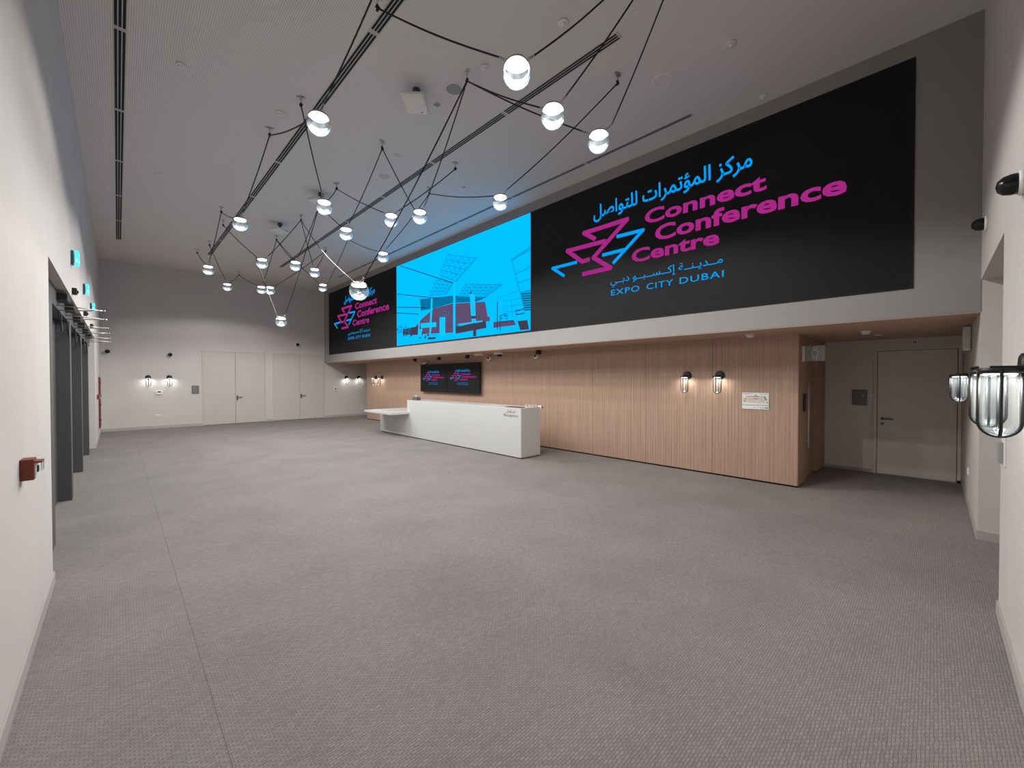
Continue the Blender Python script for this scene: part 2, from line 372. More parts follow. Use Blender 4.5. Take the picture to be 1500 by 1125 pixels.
pic = flat('picture', [[(6.112, SZ0), (12.035, SZ0), (12.035, SZ1), (6.112, SZ1)]], 'led_cyan', led)
def quadlines(c, nu, nv):
    a, b, d, e = [Vector(p) for p in c]; L = []
    for i in range(nu+1): t = i/nu; L.append((tuple(a.lerp(b, t)), tuple(e.lerp(d, t))))
    for j in range(nv+1): t = j/nv; L.append((tuple(a.lerp(e, t)), tuple(b.lerp(d, t))))
    for i in range(nu):
        for j in range(nv):
            q = lambda u, v: tuple(a.lerp(b, u).lerp(e.lerp(d, u), v)); L.append((q(i/nu, j/nv), q((i+1)/nu, (j+1)/nv)))
    return L
c1 = [(452, 312), (695, 345), (520, 545), (378, 490)]; c2 = [(345, 530), (495, 560), (430, 660), (290, 668)]; c3 = [(600, 570), (920, 572), (770, 680), (540, 680)]
flat('roof_lattice', ll(quadlines(c1, 4, 4)+quadlines(c2, 4, 4)+quadlines(c3, 6, 4), .022), 'led_teal_line', pic, .001)
flat('roof_edge', ll([((695, 345), (520, 545)), ((495, 560), (430, 660)), ((920, 572), (770, 680))], .05), 'led_teal', pic, .0015)
flat('far_tower', [pp([(1000, 350), (1165, 240), (1165, 258), (1003, 368)]), pp([(1075, 640), (1165, 610), (1165, 800), (1118, 800)])]+ll([((1000, 350), (1120, 800)), ((1003, 368), (1165, 268)), ((1040, 480), (1165, 420)), ((1055, 560), (1165, 520))], .03), 'led_teal', pic, .001)
flat('louvre', ll([((1085+i*4, 655+i*20), (1165, 650+i*20)) for i in range(8)], .02), 'led_dark', pic, .002)
flat('flat_roof', [pp([(210, 700), (500, 668), (790, 682), (700, 722), (480, 735), (330, 780), (215, 800)])], 'led_deep', pic, .001)
flat('hall_wall', [pp([(225, 870), (330, 780), (480, 740), (775, 722), (800, 885), (540, 925), (520, 990), (150, 1005), (150, 960)])], 'led_brown', pic, .0015)
flat('hall_base', [pp([(520, 940), (780, 885), (785, 950), (520, 1000)]), pp([(60, 960), (220, 930), (220, 1010), (60, 1010)]), pp([(1055, 890), (1140, 880), (1155, 962), (1078, 968)]), pp([(845, 900), (1020, 880), (1040, 920), (845, 950)]), pp([(668, 885), (695, 880), (697, 1020), (670, 1024)]), pp([(275, 1035), (345, 1028), (340, 1045), (278, 1052)])], 'led_umber', pic, .002)
flat('low_wall', [pp([(845, 905), (1030, 890), (1035, 925), (845, 948)]), pp([(760, 860), (815, 850), (815, 890), (770, 895)])], 'led_brown', pic, .0025)
def leaves(x0, x1, y0, y1, n):
    L = []
    for k in range(n):
        x, y = random.uniform(x0, x1), random.uniform(y0, y1); r = random.uniform(3, 9)
        L.append(pp([(x+r*random.uniform(.5, 1.2)*math.cos(a), y+r*random.uniform(.5, 1.1)*math.sin(a)) for a in [q*math.pi/3 for q in range(6)]]))
    return L
flat('tree', leaves(15, 130, 935, 1010, 45)+leaves(235, 300, 870, 900, 14)+leaves(395, 470, 800, 900, 30)+leaves(520, 550, 860, 940, 12)+leaves(905, 970, 825, 880, 24), 'led_deep', pic, .0022)
flat('crowd', leaves(205, 350, 985, 1045, 18)+leaves(70, 140, 1000, 1020, 8)+leaves(900, 1040, 885, 900, 8), 'led_dark', pic, .0036)
flat('building_stripe', ll([((930, 720), (1090, 690)), ((940, 770), (1095, 745)), ((950, 810), (1080, 800)), ((890, 690), (1070, 625)), ((930, 740), (930, 840)), ((1000, 705), (1010, 860))], .018), 'led_teal', pic, .001)
flat('column', [pp([(497, 545), (516, 545), (516, 1010), (497, 1010)]), pp([(305, 690), (320, 690), (305, 1010), (290, 1010)]), pp([(205, 760), (217, 760), (200, 1015), (190, 1015)]), pp([(640, 650), (685, 660), (692, 845), (652, 845)]), pp([(655, 870), (692, 870), (700, 905), (660, 905)]), pp([(380, 858), (428, 855), (428, 1012), (378, 1014)]), pp([(822, 830), (834, 828), (843, 950), (831, 952)]), pp([(215, 910), (350, 900), (350, 940), (215, 950)]), pp([(200, 960), (230, 955), (215, 1040), (200, 1045)]), pp([(540, 915), (750, 885), (752, 897), (540, 925)])], 'led_cyan_pale', pic, .003)
flat('wire', ll([((40, 412), (500, 560)), ((12, 655), (360, 692)), ((10, 770), (255, 772)), ((10, 820), (200, 830)), ((880, 720), (880, 960)), ((905, 840), (905, 970)), ((1040, 800), (1110, 785)), ((1045, 835), (1115, 820)), ((1040, 800), (1045, 835))], .022), 'led_dark', pic, .0032)
flat('post_cap', [pp([(640, 640), (655, 630), (658, 650), (645, 658)]), pp([(655, 848), (690, 848), (692, 868), (655, 868)])], 'led_umber', pic, .0034)

# lettering
FORMS = {'ا': 0xFE8D, 'أ': 0xFE83, 'إ': 0xFE87, 'ؤ': 0xFE85, 'ب': 0xFE8F, 'ة': 0xFE93, 'ت': 0xFE95, 'د': 0xFEA9, 'ر': 0xFEAD, 'ز': 0xFEAF, 'س': 0xFEB1, 'ص': 0xFEB9, 'ق': 0xFED5, 'ك': 0xFED9, 'ل': 0xFEDD, 'م': 0xFEE1, 'ن': 0xFEE5, 'و': 0xFEED, 'ي': 0xFEF1, 'ـ': 0x640}
STOP = set('اأإؤدرزوة')
def shape_ar(s):
    out = []
    for i, c in enumerate(s):
        if c not in FORMS: out.append(c); continue
        pj = i > 0 and s[i-1] in FORMS and s[i-1] not in STOP
        nj = i < len(s)-1 and s[i+1] in FORMS and c not in STOP
        if c == 'ـ': out.append(c); continue
        out.append(chr(FORMS[c] + (3 if pj and nj else 2 if nj else 1 if pj else 0)))
    return ''.join(out[::-1])
def text_mesh(s, x0, x1, z0, z1, bold=0, space=1.0):       # fitted to a rectangle, flat in x/z (x to the reader's right)
    c = bpy.data.curves.new('lettering', 'FONT'); c.body = s; c.resolution_u = 3; c.offset = bold; c.space_character = space; c.fill_mode = 'FRONT'
    o = bpy.data.objects.new('lettering', c); COL.objects.link(o); bpy.context.view_layer.update()
    me = bpy.data.meshes.new_from_object(o.evaluated_get(bpy.context.evaluated_depsgraph_get()))
    bpy.data.objects.remove(o); bpy.data.curves.remove(c)
    xs = [v.co.x for v in me.vertices]; ys = [v.co.y for v in me.vertices]
    a, b, e, f = min(xs), max(xs), min(ys), max(ys)
    for v in me.vertices:
        v.co = Vector((0, -(x0+(v.co.x-a)/(b-a)*(x1-x0)), z0+(v.co.y-e)/(f-e)*(z1-z0)))
    return me
def strokes(L, w):
    bm = bmesh.new()
    for P in L:
        for a, b in zip(P, P[1:]): 
            q = line_poly(a, b, w); bm.faces.new([bm.verts.new((0, -p[0], p[1])) for p in q])
        for p in P[1:-1]:
            bm.faces.new([bm.verts.new((0, -(p[0]+w*.5*math.cos(k*math.pi/5)), p[1]+w*.5*math.sin(k*math.pi/5))) for k in range(10)])
    for f in bm.faces:
        f.normal_update()
        if f.normal.x > 0: f.normal_flip()
    me = bpy.data.meshes.new('strokes'); bm.to_mesh(me); bm.free(); return me
logo = [
 ('logo_zigzag', strokes([[(1.66, 1.578), (1.415, 1.747), (2.342, 1.75), (1.635, 1.232), (2.007, .963), (1.40, .963)], [(1.885, 1.478), (1.011, 1.495), (1.373, 1.209), (1.53, 1.215)]], .082), 'led_magenta'),
 ('logo_accent', strokes([[(2.147, 1.499), (2.646, 1.485), (2.068, 1.045)]], .060), 'led_blue'),
 ('logo_accent', strokes([[(1.846, 1.232), (2.285, 1.232)]], .060), 'led_blue'),
 ('logo_accent', strokes([[(1.237, 1.223), (.626, 1.223), (.925, 1.018)]], .060), 'led_blue'),
 ('arabic_heading', text_mesh(shape_ar('مركز المؤتمرات للتواصل'), 1.634, 4.312, 1.875, 2.195, .016), 'led_blue'),
 ('heading_line', text_mesh('Connect', 2.675, 4.49, 1.560, 1.800, .030), 'led_magenta'),
 ('heading_line', text_mesh('Conference', 2.86, 5.356, 1.232, 1.490, .030), 'led_magenta'),
 ('heading_line', text_mesh('Centre', 2.433, 3.875, .955, 1.190, .030), 'led_magenta'),
 ('arabic_caption', text_mesh(shape_ar('مــديـنــة إكــســبــو دبــي'), 2.008, 3.927, .60, .79, .004), 'led_blue'),
 ('caption_word', text_mesh('EXPO', 2.018, 2.582, .455, .556, .004, 1.12), 'led_blue'),
 ('caption_word', text_mesh('CITY', 2.712, 3.175, .455, .556, .004, 1.12), 'led_blue'),
 ('caption_word', text_mesh('DUBAI', 3.279, 3.941, .455, .556, .004, 1.12), 'led_blue')]
def put_logo(parent, origin, sc, only=None):     # origin = world point of the panel's lower left corner
    rl = root_loc(parent)
    for n, me, m in logo:
        o = link(n, me, m, parent); o.location = Vector(origin)-rl; o.scale = (1, sc, sc)
put_logo(led, (XS-.0145, 6.112, SZ0), 1); put_logo(led, (XS-.0145, 17.90, SZ0), 1)

# ------------------------------------------------------------------ twin monitors
for k, (y0, y1, side) in enumerate(((10.612, 12.15, 'farther from'), (9.0, 10.598, 'nearer to'))):
    x1 = XW-.07
    t = thing('monitor', (XW-.06, (y0+y1)/2, 1.265), 'black wall monitor %s the restroom end of the timber wall' % side, 'monitor', 'twin monitors behind the reception desk')
    box('housing', x1-.05, x1, y0, y1, 1.265, 2.175, 'tv_black', t, .004)
    box('screen_glass', x1-.053, x1-.045, y0+.012, y1-.012, 1.28, 2.16, 'screen_black', t)
    box('wall_bracket', x1, XW, y0+.4, y1-.4, 1.5, 1.95, 'black_metal', t)
    put_logo(t, (x1-.0545, y1-.0, 1.39), (y1-y0)/5.92)

# ------------------------------------------------------------------ reception desk
DX0, DX1, DYR, DYS, DYL = 6.085, 6.69, 6.01, 10.71, 12.42
dk = thing('reception_desk', (6.4, 9.2, 0), 'long white reception desk with a lower end table', 'desk')
bm = bmesh.new(); pr = [(DYR, .02), (DYL, .02), (DYL, .675), (DYS, .675), (DYS, 1.075), (DYR, 1.075)]
A = [bm.verts.new((DX0, y, z)) for y, z in pr]; B = [bm.verts.new((DX1, y, z)) for y, z in pr]
bm.faces.new(A); bm.faces.new(B[::-1])
for i in range(6): bm.faces.new((A[i], A[i-1], B[i-1], B[i]))
bmesh.ops.recalc_face_normals(bm, faces=bm.faces)
bmesh.ops.bevel(bm, geom=list(bm.edges), offset=.008, segments=2, affect='EDGES')
bm_obj('body', bm, 'desk_white', dk)
box('table_slab', 5.50, 6.92, DYS-.13, 12.28, .675, .735, 'desk_white', dk, .004)
box('plinth', DX0+.03, DX1-.03, DYR+.03, DYL-.03, 0, .02, 'desk_plinth', dk)
def lettering(name, me, m, parent, origin, sc=1):
    o = link(name, me, m, parent); o.location = Vector(origin)-root_loc(parent); o.scale = (1, sc, sc); return o
lettering('desk_lettering', text_mesh('Reception', 0, .44, 0, .082, .004), 'ink', dk, (DX0-.0015, 6.545, .855))
lettering('desk_lettering', text_mesh(shape_ar('استقبال'), 0, .28, 0, .085, .002), 'ink', dk, (DX0-.0015, 6.465, .945))
# things on the desk
t = thing('tissue_box', (6.20, 10.38, 1.075), 'dark tissue box with a white tissue on the reception desk', 'tissue box')
box('carton', 6.14, 6.26, 10.25, 10.51, 1.075, 1.165, 'desk_plinth', t, .006)
bm = bmesh.new(); a_lathe(bm, [(.004, 0), (.03, .008), (.022, .03), (.04, .055), (0, .05)], 9, at((6.20, 10.38, 1.163)))
for v in bm.verts: v.co += Vector((random.uniform(-.008, .008), random.uniform(-.012, .012), random.uniform(-.004, .006)))
bmesh.ops.recalc_face_normals(bm, faces=bm.faces); bm_obj('tissue', bm, 'white_plastic', t, True)
tag(box('card_tray', 6.12, 6.30, 6.10, 6.55, 1.075, 1.087, 'steel_dark', None, .003), 'flat dark tray lying on the front corner of the reception desk', 'tray')
for k in range(4):
    yy = 6.06+k*.085
    t = thing('paper_cup', (6.60-k*.015, yy, 1.075), 'small white paper cup in a row at the end of the reception desk', 'cup', 'paper cups on the desk end')
    lathe('cup', [(0, 0), (.02, 0), (.027, .038), (.029, .039), (.029, .042), (.025, .041), (.019, .004), (0, .004)], 'white_plastic', t, 14, Matrix.Translation(t.location))
t = thing('wall_socket', (6.74, 6.05, 1.0), 'white socket block clipped to the back edge of the reception desk', 'socket'); 
box('block', DX1-.002, DX1+.075, 5.99, 6.09, 1.03, 1.10, 'white_plastic', t, .008); box('face', DX1+.01, DX1+.06, 5.985, 5.992, 1.04, 1.09, 'grey_plastic', t, .002)

# ------------------------------------------------------------------ pendant lamps on black cables
def hook(P, i):
    t = thing('ceiling_hook', (P.x, P.y, ZC), 'small steel ceiling hook holding the black lamp cables', 'hook', 'cable hooks on the ceiling')
    return t
HM = {}
def hook_parts(t):
    local(t)
    if not HM:
        bm = bmesh.new(); a_box(bm, -.055, .055, -.02, .02, -.012, 0, .003); a_lathe(bm, [(0, 0), (.028, 0), (.028, -.02), (0, -.02)], 14); bmesh.ops.recalc_face_normals(bm, faces=bm.faces)
        a = bm_obj('plate', bm, 'steel', t); HM['plate'] = a.data
        a = tube('shackle', [(0, 0, -.015), (0, 0, -.07), (.014, 0, -.085), (0, 0, -.105), (-.014, 0, -.085), (0, 0, -.07)], .006, 'steel', t, 6); HM['shackle'] = a.data
        bm = bmesh.new(); a_tube(bm, [(-.02, 0, -.10), (.02, 0, -.115)], .017, 8); a_tube(bm, [(0, 0, -.09), (0, .01, -.14)], .013, 8); bmesh.ops.recalc_face_normals(bm, faces=bm.faces)
        a = bm_obj('cable_knot', bm, 'cable_black', t, True); HM['cable_knot'] = a.data
    else:
        for n, m in (('plate', 'steel'), ('shackle', 'steel'), ('cable_knot', 'cable_black')): link(n, HM[n], m, t)
    t.rotation_euler.z = random.uniform(0, 3)
HPX = dict(a=(441, 142), b=(493, 268), c=(395, 187), d=(324, 303), e=(327, 323), f=(441, 315), g=(289, 365), h=(307, 353), i=(350, 398), j=(405, 345), k=(477, 362), l=(560, 207), m=(684, 105), n=(667, 238), o=(629, 275), p=(905, 108), q=(510, 344), r=(468, 292))
HK = {k: onZ(*v) for k, v in HPX.items()}
HK['s'] = Vector((1.70, 2.95, ZC)); HK['t'] = Vector((1.907, 3.90, ZC)); HK['u'] = Vector((3.45, 2.2, ZC)); HK['v'] = Vector((3.55, 1.85, ZC)); HK['w'] = Vector((3.83, 1.82, ZC))
for k in HK: hook_parts(hook(HK[k], k))
R = .132
LAMP = [  # pixel of the bulb centre, two hooks, height (None = hangs in the plane of its hooks), white cable end
 ((757, 107), 't', 'u', 4.50, 0), ((810, 170), 'm', 'v', 4.52, 0), ((877, 207), 'm', 'w', 4.50, 0), ((467, 181), 'c', 's', 4.65, 0), ((733, 296), 'o', 'p', None, 0),
 ((475, 303), 'a', 'b', None, 0), ((352, 328), 'd', 'c', None, 0), ((573, 322), 'b', 'n', None, 0), ((615, 317), 'l', 'm', 4.57, 0), ((507, 342), 'r', 'l', 4.55, 0),
 ((561, 376), 'q', 'o', None, 0), ((384, 385), 'e', 'f', None, 0), ((433, 389), 'j', 'r', 4.5, 0), ((461, 399), 'f', 'k', 4.5, 0), ((305, 395), 'g', 'd', None, 0),
 ((333, 420), 'h', 'i', None, 0), ((473, 421), 'j', 'q', 4.5, 0), ((383, 424), 'i', 'j', 4.45, 0), ((395.5, 425), 'x', 'k', 4.3, 0), ((526, 426), 'f', 'm', 2.92, 1), ((412, 471), 'x', 'r', 3.15, 1)]
PM = {}
def pendant(i, px, h1, h2, z, white):
    A, B = HK[h1], HK[h2]
    P = onZ(px[0], px[1], z) if z else hang(px[0], px[1], A, B)
    lab = 'clear glass globe pendant lamp in the upper tangle of black cables'
    if i == 19: lab = 'low hanging clear glass globe lamp in front of the far logo on the screen'
    if i == 20: lab = 'lowest clear glass globe lamp hanging toward the end wall with the double doors'
    t = thing('pendant_lamp', P, lab, 'pendant lamp', 'pendant lamps on black cables' if i < 19 else None); local(t)
    d = Vector((B.x-A.x, B.y-A.y, 0)).normalized(); ang = math.atan2(d.y, d.x)
    # swap so that hook A lies on the -d side
    if (A-P).dot(d) > (B-P).dot(d): A, B = B, A
    if not PM:
        prof = [(0, -R)] + [(R*.98*math.sin(a), -R*math.cos(a)) for a in [k*math.pi/18 for k in range(1, 13)]] + [(.092, .085), (.083, .098)]
        g = lathe('glass_globe', prof, 'bulb_glass', t, 28); PM['glass_globe'] = (g.data, 'bulb_glass')
        g = lathe('light_disc', [(0, .052), (.05, .054), (.09, .062), (.098, .076), (.094, .082), (0, .084)], 'lamp_glow', t, 24); PM['light_disc'] = (g.data, 'lamp_glow')
        g = lathe('cap', [(.100, .080), (.103, .090), (.094, .103), (.05, .118), (.014, .125), (0, .125)], 'steel', t, 24); PM['cap'] = (g.data, 'steel')
        bm = bmesh.new()
        for s in (-.014, .014): a_tube(bm, [(.05, s, .108), (.10, s, .118), (.155, s*.5, .150)], .005, 6)
        a_tube(bm, [(.155, -.012, .150), (.155, .012, .150)], .008, 6); bmesh.ops.recalc_face_normals(bm, faces=bm.faces)
        g = bm_obj('bracket', bm, 'steel', t, True); PM['bracket'] = (g.data, 'steel'); g.rotation_euler.z = ang
        g2 = link('bracket', g.data, 'steel', t); g2.rotation_euler.z = ang+math.pi
    else:
        for n in ('glass_globe', 'light_disc', 'cap', 'bracket', 'bracket'):
            g = link(n, PM[n][0], PM[n][1], t)
            if n == 'bracket': g.rotation_euler.z = ang; ang += math.pi
    for s, Q in ((-1, A), (1, B)):
        p0 = Vector((d.x*s*.157, d.y*s*.157, .150)); p1 = Q - P + Vector((0, 0, -.115)); pts = []
        ln = (p1-p0).length
        for k in range(9):
            q = k/8; v = p0.lerp(p1, q); v.z -= .022*ln*math.sin(q*math.pi); pts.append(v)
        if white and s < 0:
            tube('cable', pts[:5], .005, 'cable_white', t); tube('cable', pts[4:], .008, 'cable_black', t)
        else: tube('cable', pts, .0085, 'cable_black', t)
    key = 'low' if white else 'light'; ld = PM.get(key)
    if ld is None:
        ld = bpy.data.lights.new('pendant_light', 'SPOT'); ld.shadow_soft_size = .035; ld.spot_size = math.radians(154); ld.spot_blend = .22; ld.energy = PENDANT_W; ld.color = (1, .945, .89); PM[key] = ld
        if white: ld.spot_size = math.radians(174); ld.spot_blend = .08; ld.energy = PENDANT_W*.62
    lo = bpy.data.objects.new('pendant_light', ld); COL.objects.link(lo); lo.parent = t; lo.location = (0, 0, .0)
_k = hang(384, 385, HK['e'], HK['f']); _d = Vector((HK['f'].x-HK['e'].x, HK['f'].y-HK['e'].y, 0)).normalized()
HK['x'] = _k - _d*.17 + Vector((0, 0, .27))          # cables clipped together beside that lamp's bracket
for i, L in enumerate(LAMP): pendant(i, *L)

# ------------------------------------------------------------------ lantern wall sconces
SM = {}
def sconce(p, rz, lab, grp):       # p on the wall at the arm, built facing -X (out of a wall whose normal is -X)
    t = thing('wall_lantern', p, lab, 'wall lamp', grp, rz=rz); local(t); ox = -.137; r = .064
    if not SM:
        def add(o, m): SM[len(SM)] = (o.name.split('.')[0], o.data, m)
        add(lathe('backplate', [(0, .034), (.06, .034), (.074, .026), (.076, 0), (0, 0)], 'black_metal', t, 28, at((0, 0, .01), '-x')), 'black_metal')
        add(boxes('arm', [(ox-.03, -.02, -.014, .014, -.006, .010)], 'black_metal', t, .003), 'black_metal')
        add(lathe('top_cap', [(0, 0), (r+.004, 0), (r+.004, -.022), (.03, -.024), (0, -.024)], 'black_metal', t, 28, Matrix.Translation((ox, 0, 0))), 'black_metal')
        h = .305; pr = [(r-.006, -.02), (r-.006, -h+r)]+[((r-.006)*math.cos(a), -h+r-(r-.006)*math.sin(a)) for a in [k*math.pi/14 for k in range(1, 8)]]
        pr[-1] = (0, pr[-1][1]); add(lathe('glass_cylinder', pr, 'lantern_glass', t, 24, Matrix.Translation((ox, 0, 0))), 'lantern_glass')
        for a in (0, math.pi/2):
            pts = []
            for (rr, zz) in [(r, -.01), (r, -h+r)]+[(r*math.cos(b), -h+r-r*math.sin(b)) for b in [k*math.pi/12 for k in range(1, 12)]]+[(-r, -h+r), (-r, -.01)]:
                pts.append((ox+rr*math.cos(a), rr*math.sin(a), zz))
            add(tube('cage_hoop', pts, .0064, 'black_metal', t, 6), 'black_metal')
        add(lathe('light_ring', [(0, -.025), (.05, -.025), (.05, -.031), (0, -.031)], 'sconce_glow', t, 20, Matrix.Translation((ox, 0, 0))), 'sconce_glow')
    else:
        for n, me, m in SM.values(): link(n, me, m, t)
    ld = SM.get('light') if False else PM.get('sl')
    if ld is None:
        ld = bpy.data.lights.new('lantern_light', 'AREA'); ld.shape = 'DISK'; ld.size = .09; ld.energy = SCONCE_W; ld.color = (1, .93, .85); PM['sl'] = ld
    lo = bpy.data.objects.new('lantern_light', ld); COL.objects.link(lo); lo.parent = t; lo.location = (ox, 0, -.036)
sz = 1.745
for y, l in ((3.14, 'second from the evacuation plan'), (2.575, 'nearest the evacuation plan')): sconce((XW, y, sz), 0, 'caged glass wall lantern on the timber wall, '+l, 'lanterns beside the evacuation plan')
for y, l in ((15.72, 'nearest its bare end'), (15.18, 'second from its bare end')): sconce((XW, y, sz), 0, 'caged glass wall lantern on the timber wall, '+l, 'lanterns past the monitors')
for x, l in ((.74, 'farther from the double doors'), (1.29, 'nearer the double doors')): sconce((x, YF, sz), math.pi/2, 'caged glass wall lantern on the end wall, '+l, 'lanterns on the end wall')
for x, l in ((7.43, 'under the bulkhead beside the thermostat'), (8.0, 'tucked behind the timber wall')): sconce((x, YF, sz), math.pi/2, 'caged glass wall lantern '+l, 'lanterns under the bulkhead')
for x, l in ((2.81, 'before the doorway recess, second from the card reader'), (3.36, 'before the doorway recess, nearest the card reader')): sconce((x, YN, sz), -math.pi/2, 'caged glass wall lantern '+l, 'lanterns before the doorway recess')
for x, l in ((6.66, 'just past the doorway recess'), (7.21, 'past the doorway recess, nearest the white loudspeaker')): sconce((x, YN, sz), -math.pi/2, 'caged glass wall lantern '+l, 'lanterns past the doorway recess')

# ------------------------------------------------------------------ ceiling fittings
SEG0, SEGL = 2.45, (15.60-2.45)/7
def diffuser(x, n, lab, grp):
    w = .112 if n == 3 else .07; me = None
    for k in range(7):
        t = thing('slot_diffuser', (x, SEG0+k*SEGL, ZC), lab, 'air vent', grp); local(t)
        if me is None:
            L = SEGL; bm = bmesh.new(); bars = n+1; bw = .010; pitch = (w-bw)/n
            for i in range(bars): a_box(bm, -w/2+i*pitch, -w/2+i*pitch+bw, 0, L, -.004, 0)
            for y0 in (0, L-.03): a_box(bm, -w/2, w/2, y0, y0+.03, -.0038, 0)
            a = bm_obj('bars', bm, 'diffuser', t); ss = []
            for i in range(n): ss.append(box('slot', -w/2+i*pitch+bw, -w/2+(i+1)*pitch, .03, L-.03, -.003, -.0005, 'black_gap', t).data)
            me = (a.data, ss)
        else:
            link('bars', me[0], 'diffuser', t)
            for s in me[1]: link('slot', s, 'black_gap', t)
diffuser(.055, 3, 'three slot ceiling air diffuser in the row along the entrance wall', 'diffusers along the entrance wall')
diffuser(2.07, 3, 'three slot ceiling air diffuser in the second row from the entrance wall', 'diffusers in the second row')
diffuser(4.05, 3, 'three slot ceiling air diffuser in the third row from the entrance wall', 'diffusers in the third row')
diffuser(6.02, 2, 'narrow two slot ceiling air diffuser in the row beside the bulkhead', 'diffusers beside the bulkhead')
def disc(name, P, r, h, lab, cat, grp, inner=None):
    t = thing(name, (P[0], P[1], ZC), lab, cat, grp); local(t)
    if inner:
        lathe('rim', [(r*.84, 0), (r*.84, -h*.7), (r*.9, -h), (r, -h*.6), (r, 0)], 'white_plastic', t, 28); lathe('grille', [(0, -h*.5), (r*.84, -h*.5)], inner, t, 28)
    else:
        lathe('base', [(0, 0), (r, 0), (r, -h*.5), (r*.8, -h*.6), (0, -h*.6)], 'white_plastic', t, 20); lathe('sensor', [(0, -h), (r*.45, -h*.95), (r*.6, -h*.6), (0, -h*.6)], 'white_plastic', t, 16)
for p in [(265, 95), (411, 165), (233, 255), (825, 32), (710, 98), (1071, 63), (1118, 141), (580, 228), (678, 275)]:
    disc('smoke_detector', onZ(*p), .055, .035, 'small round white detector on the ribbed ceiling', 'detector', 'round detectors on the ceiling')
for p, m in (((563, 258), 'diffuser'), ((665, 130), 'grey_plastic'), ((970, 117), 'ceiling_ribbed')):
    disc('ceiling_speaker', onZ(*p), .125, .012, {'diffuser': 'round flush ceiling speaker with a pale grille under the middle lamps', 'grey_plastic': 'round flush ceiling speaker with a dark grey grille', 'ceiling_ribbed': 'round flush ceiling cover matching the ribbed ceiling'}[m], 'speaker', None, m)
P = onZ(640, 153); t = thing('ceiling_sensor', (P.x, P.y, ZC), 'small square grey plate on the ceiling beside the access point', 'sensor'); box('plate', P.x-.05, P.x+.05, P.y-.05, P.y+.05, ZC-.006, ZC, 'white_plastic', t, .002); box('lens', P.x-.038, P.x+.038, P.y-.038, P.y+.038, ZC-.009, ZC-.005, 'grey_plastic', t)
def ap(px, lab, rz):
    P = onZ(*px); t = thing('access_point', (P.x, P.y, ZC), lab, 'access point', 'white access points hung from the ceiling', rz=rz); local(t)
    lathe('ceiling_mount', [(0, 0), (.05, 0), (.055, -.05), (.035, -.075), (0, -.075)], 'steel_dark', t, 14)
    tube('stem', [(0, 0, -.07), (.01, 0, -.15)], .018, 'steel_dark', t, 8)
    bm = bmesh.new(); a_box(bm, -.19, .19, -.15, .15, -.215, -.155, .03, 3); o = bm_obj('body', bm, 'white_plastic', t, True); o.rotation_euler = (.06, .04, 0)
    bm = bmesh.new(); a_box(bm, -.15, .15, -.09, -.075, -.165, -.145); bm_obj('bracket', bm, 'steel_dark', t)
    bm = bmesh.new(); a_box(bm, .11, .125, -.09, -.04, -.224, -.214); a_box(bm, .135, .15, -.09, -.04, -.224, -.214); bm_obj('indicator', bm, 'black_metal', t)
ap((610, 131), 'white rounded access point hung under the ceiling nearest the dark speaker grille', .8); ap((410, 327), 'white rounded access point hung under the ceiling toward the end wall', .5); ap((470, 283), 'white rounded access point hung behind the middle lamps', .5)

# soffit fittings above the reception desk
for k, y in enumerate((12.30, 10.87, 9.40, 8.02, 6.62)):
    t = thing('spotlight', (7.30, y, ZB), 'small black cube spotlight under the timber soffit behind the reception desk', 'spotlight', 'cube spotlights under the soffit'); local(t)
    bm = bmesh.new(); a_box(bm, -.045, .045, -.045, .045, -.10, -.006, .003); bm_obj('housing', bm, 'black_metal', t); bm = bmesh.new(); a_box(bm, -.03, .03, -.03, .03, -.007, 0); bm_obj('mount', bm, 'black_metal', t)
    lathe('lens', [(0, -.101), (.03, -.101), (.033, -.098), (0, -.098)], 'grey_plastic', t, 14)
for y, l in ((8.78, 'beside the camera nearer the monitors'), (7.98, 'nearer the middle of the timber wall')):
    t = thing('soffit_detector', (7.22, y, ZB), 'flat round white detector under the soffit '+l, 'detector', 'flat detectors under the soffit'); local(t)
    lathe('base', [(0, 0), (.13, 0), (.13, -.03), (.115, -.045), (0, -.05)], 'white_plastic', t, 24); lathe('vent_ring', [(.06, -.0485), (.10, -.049), (.10, -.052), (.06, -.052)], 'grey_plastic', t, 24)
def bullet(p, lab, ax='-x'):
    t = thing('security_camera', p, lab, 'security camera', 'white security cameras on the timber wall'); local(t)
    lathe('base', [(0, .02), (.045, .02), (.05, 0), (0, 0)], 'white_plastic', t, 18, at((0, 0, 0), ax))
    M = Matrix.Translation((-.07, 0, -.01)) @ Matrix.Rotation(.5, 4, 'Y') @ AX['-x']
    lathe('shell', [(0, -.05), (.04, -.045), (.055, -.01), (.055, .03), (.048, .042), (.0, .04)], 'white_plastic', t, 20, M); lathe('lens', [(0, .052), (.026, .05), (.036, .041), (0, .041)], 'black_gloss', t, 18, M)
bullet((XW, 11.95, 2.25), 'white camera above the monitors'); bullet((XW, 8.64, 2.26), 'white camera just past the monitors, below a flat detector'); bullet((XW, 6.86, 2.25), 'white camera above the end of the desk, below a cube spotlight')
for (x, y, l) in ((7.80, .68, 'over the alcove door'), (7.10, 1.99, 'above the evacuation plan')):
    t = thing('soffit_smoke_detector', (x, y, ZB), 'white smoke detector under the soffit '+l, 'detector'); local(t)
    lathe('base', [(0, 0), (.065, 0), (.065, -.018), (.05, -.022), (0, -.022)], 'white_plastic', t, 20); lathe('chamber', [(.0, -.022), (.045, -.022), (.05, -.04), (.03, -.05), (0, -.05)], 'white_plastic', t, 18)
tag(lathe('sprinkler_cover', [(0, 0), (.05, 0), (.048, -.012), (0, -.013)], 'white_plastic', None, 18, at((8.62, .60, ZB))), 'flat white sprinkler cover under the soffit in the alcove', 'sprinkler')

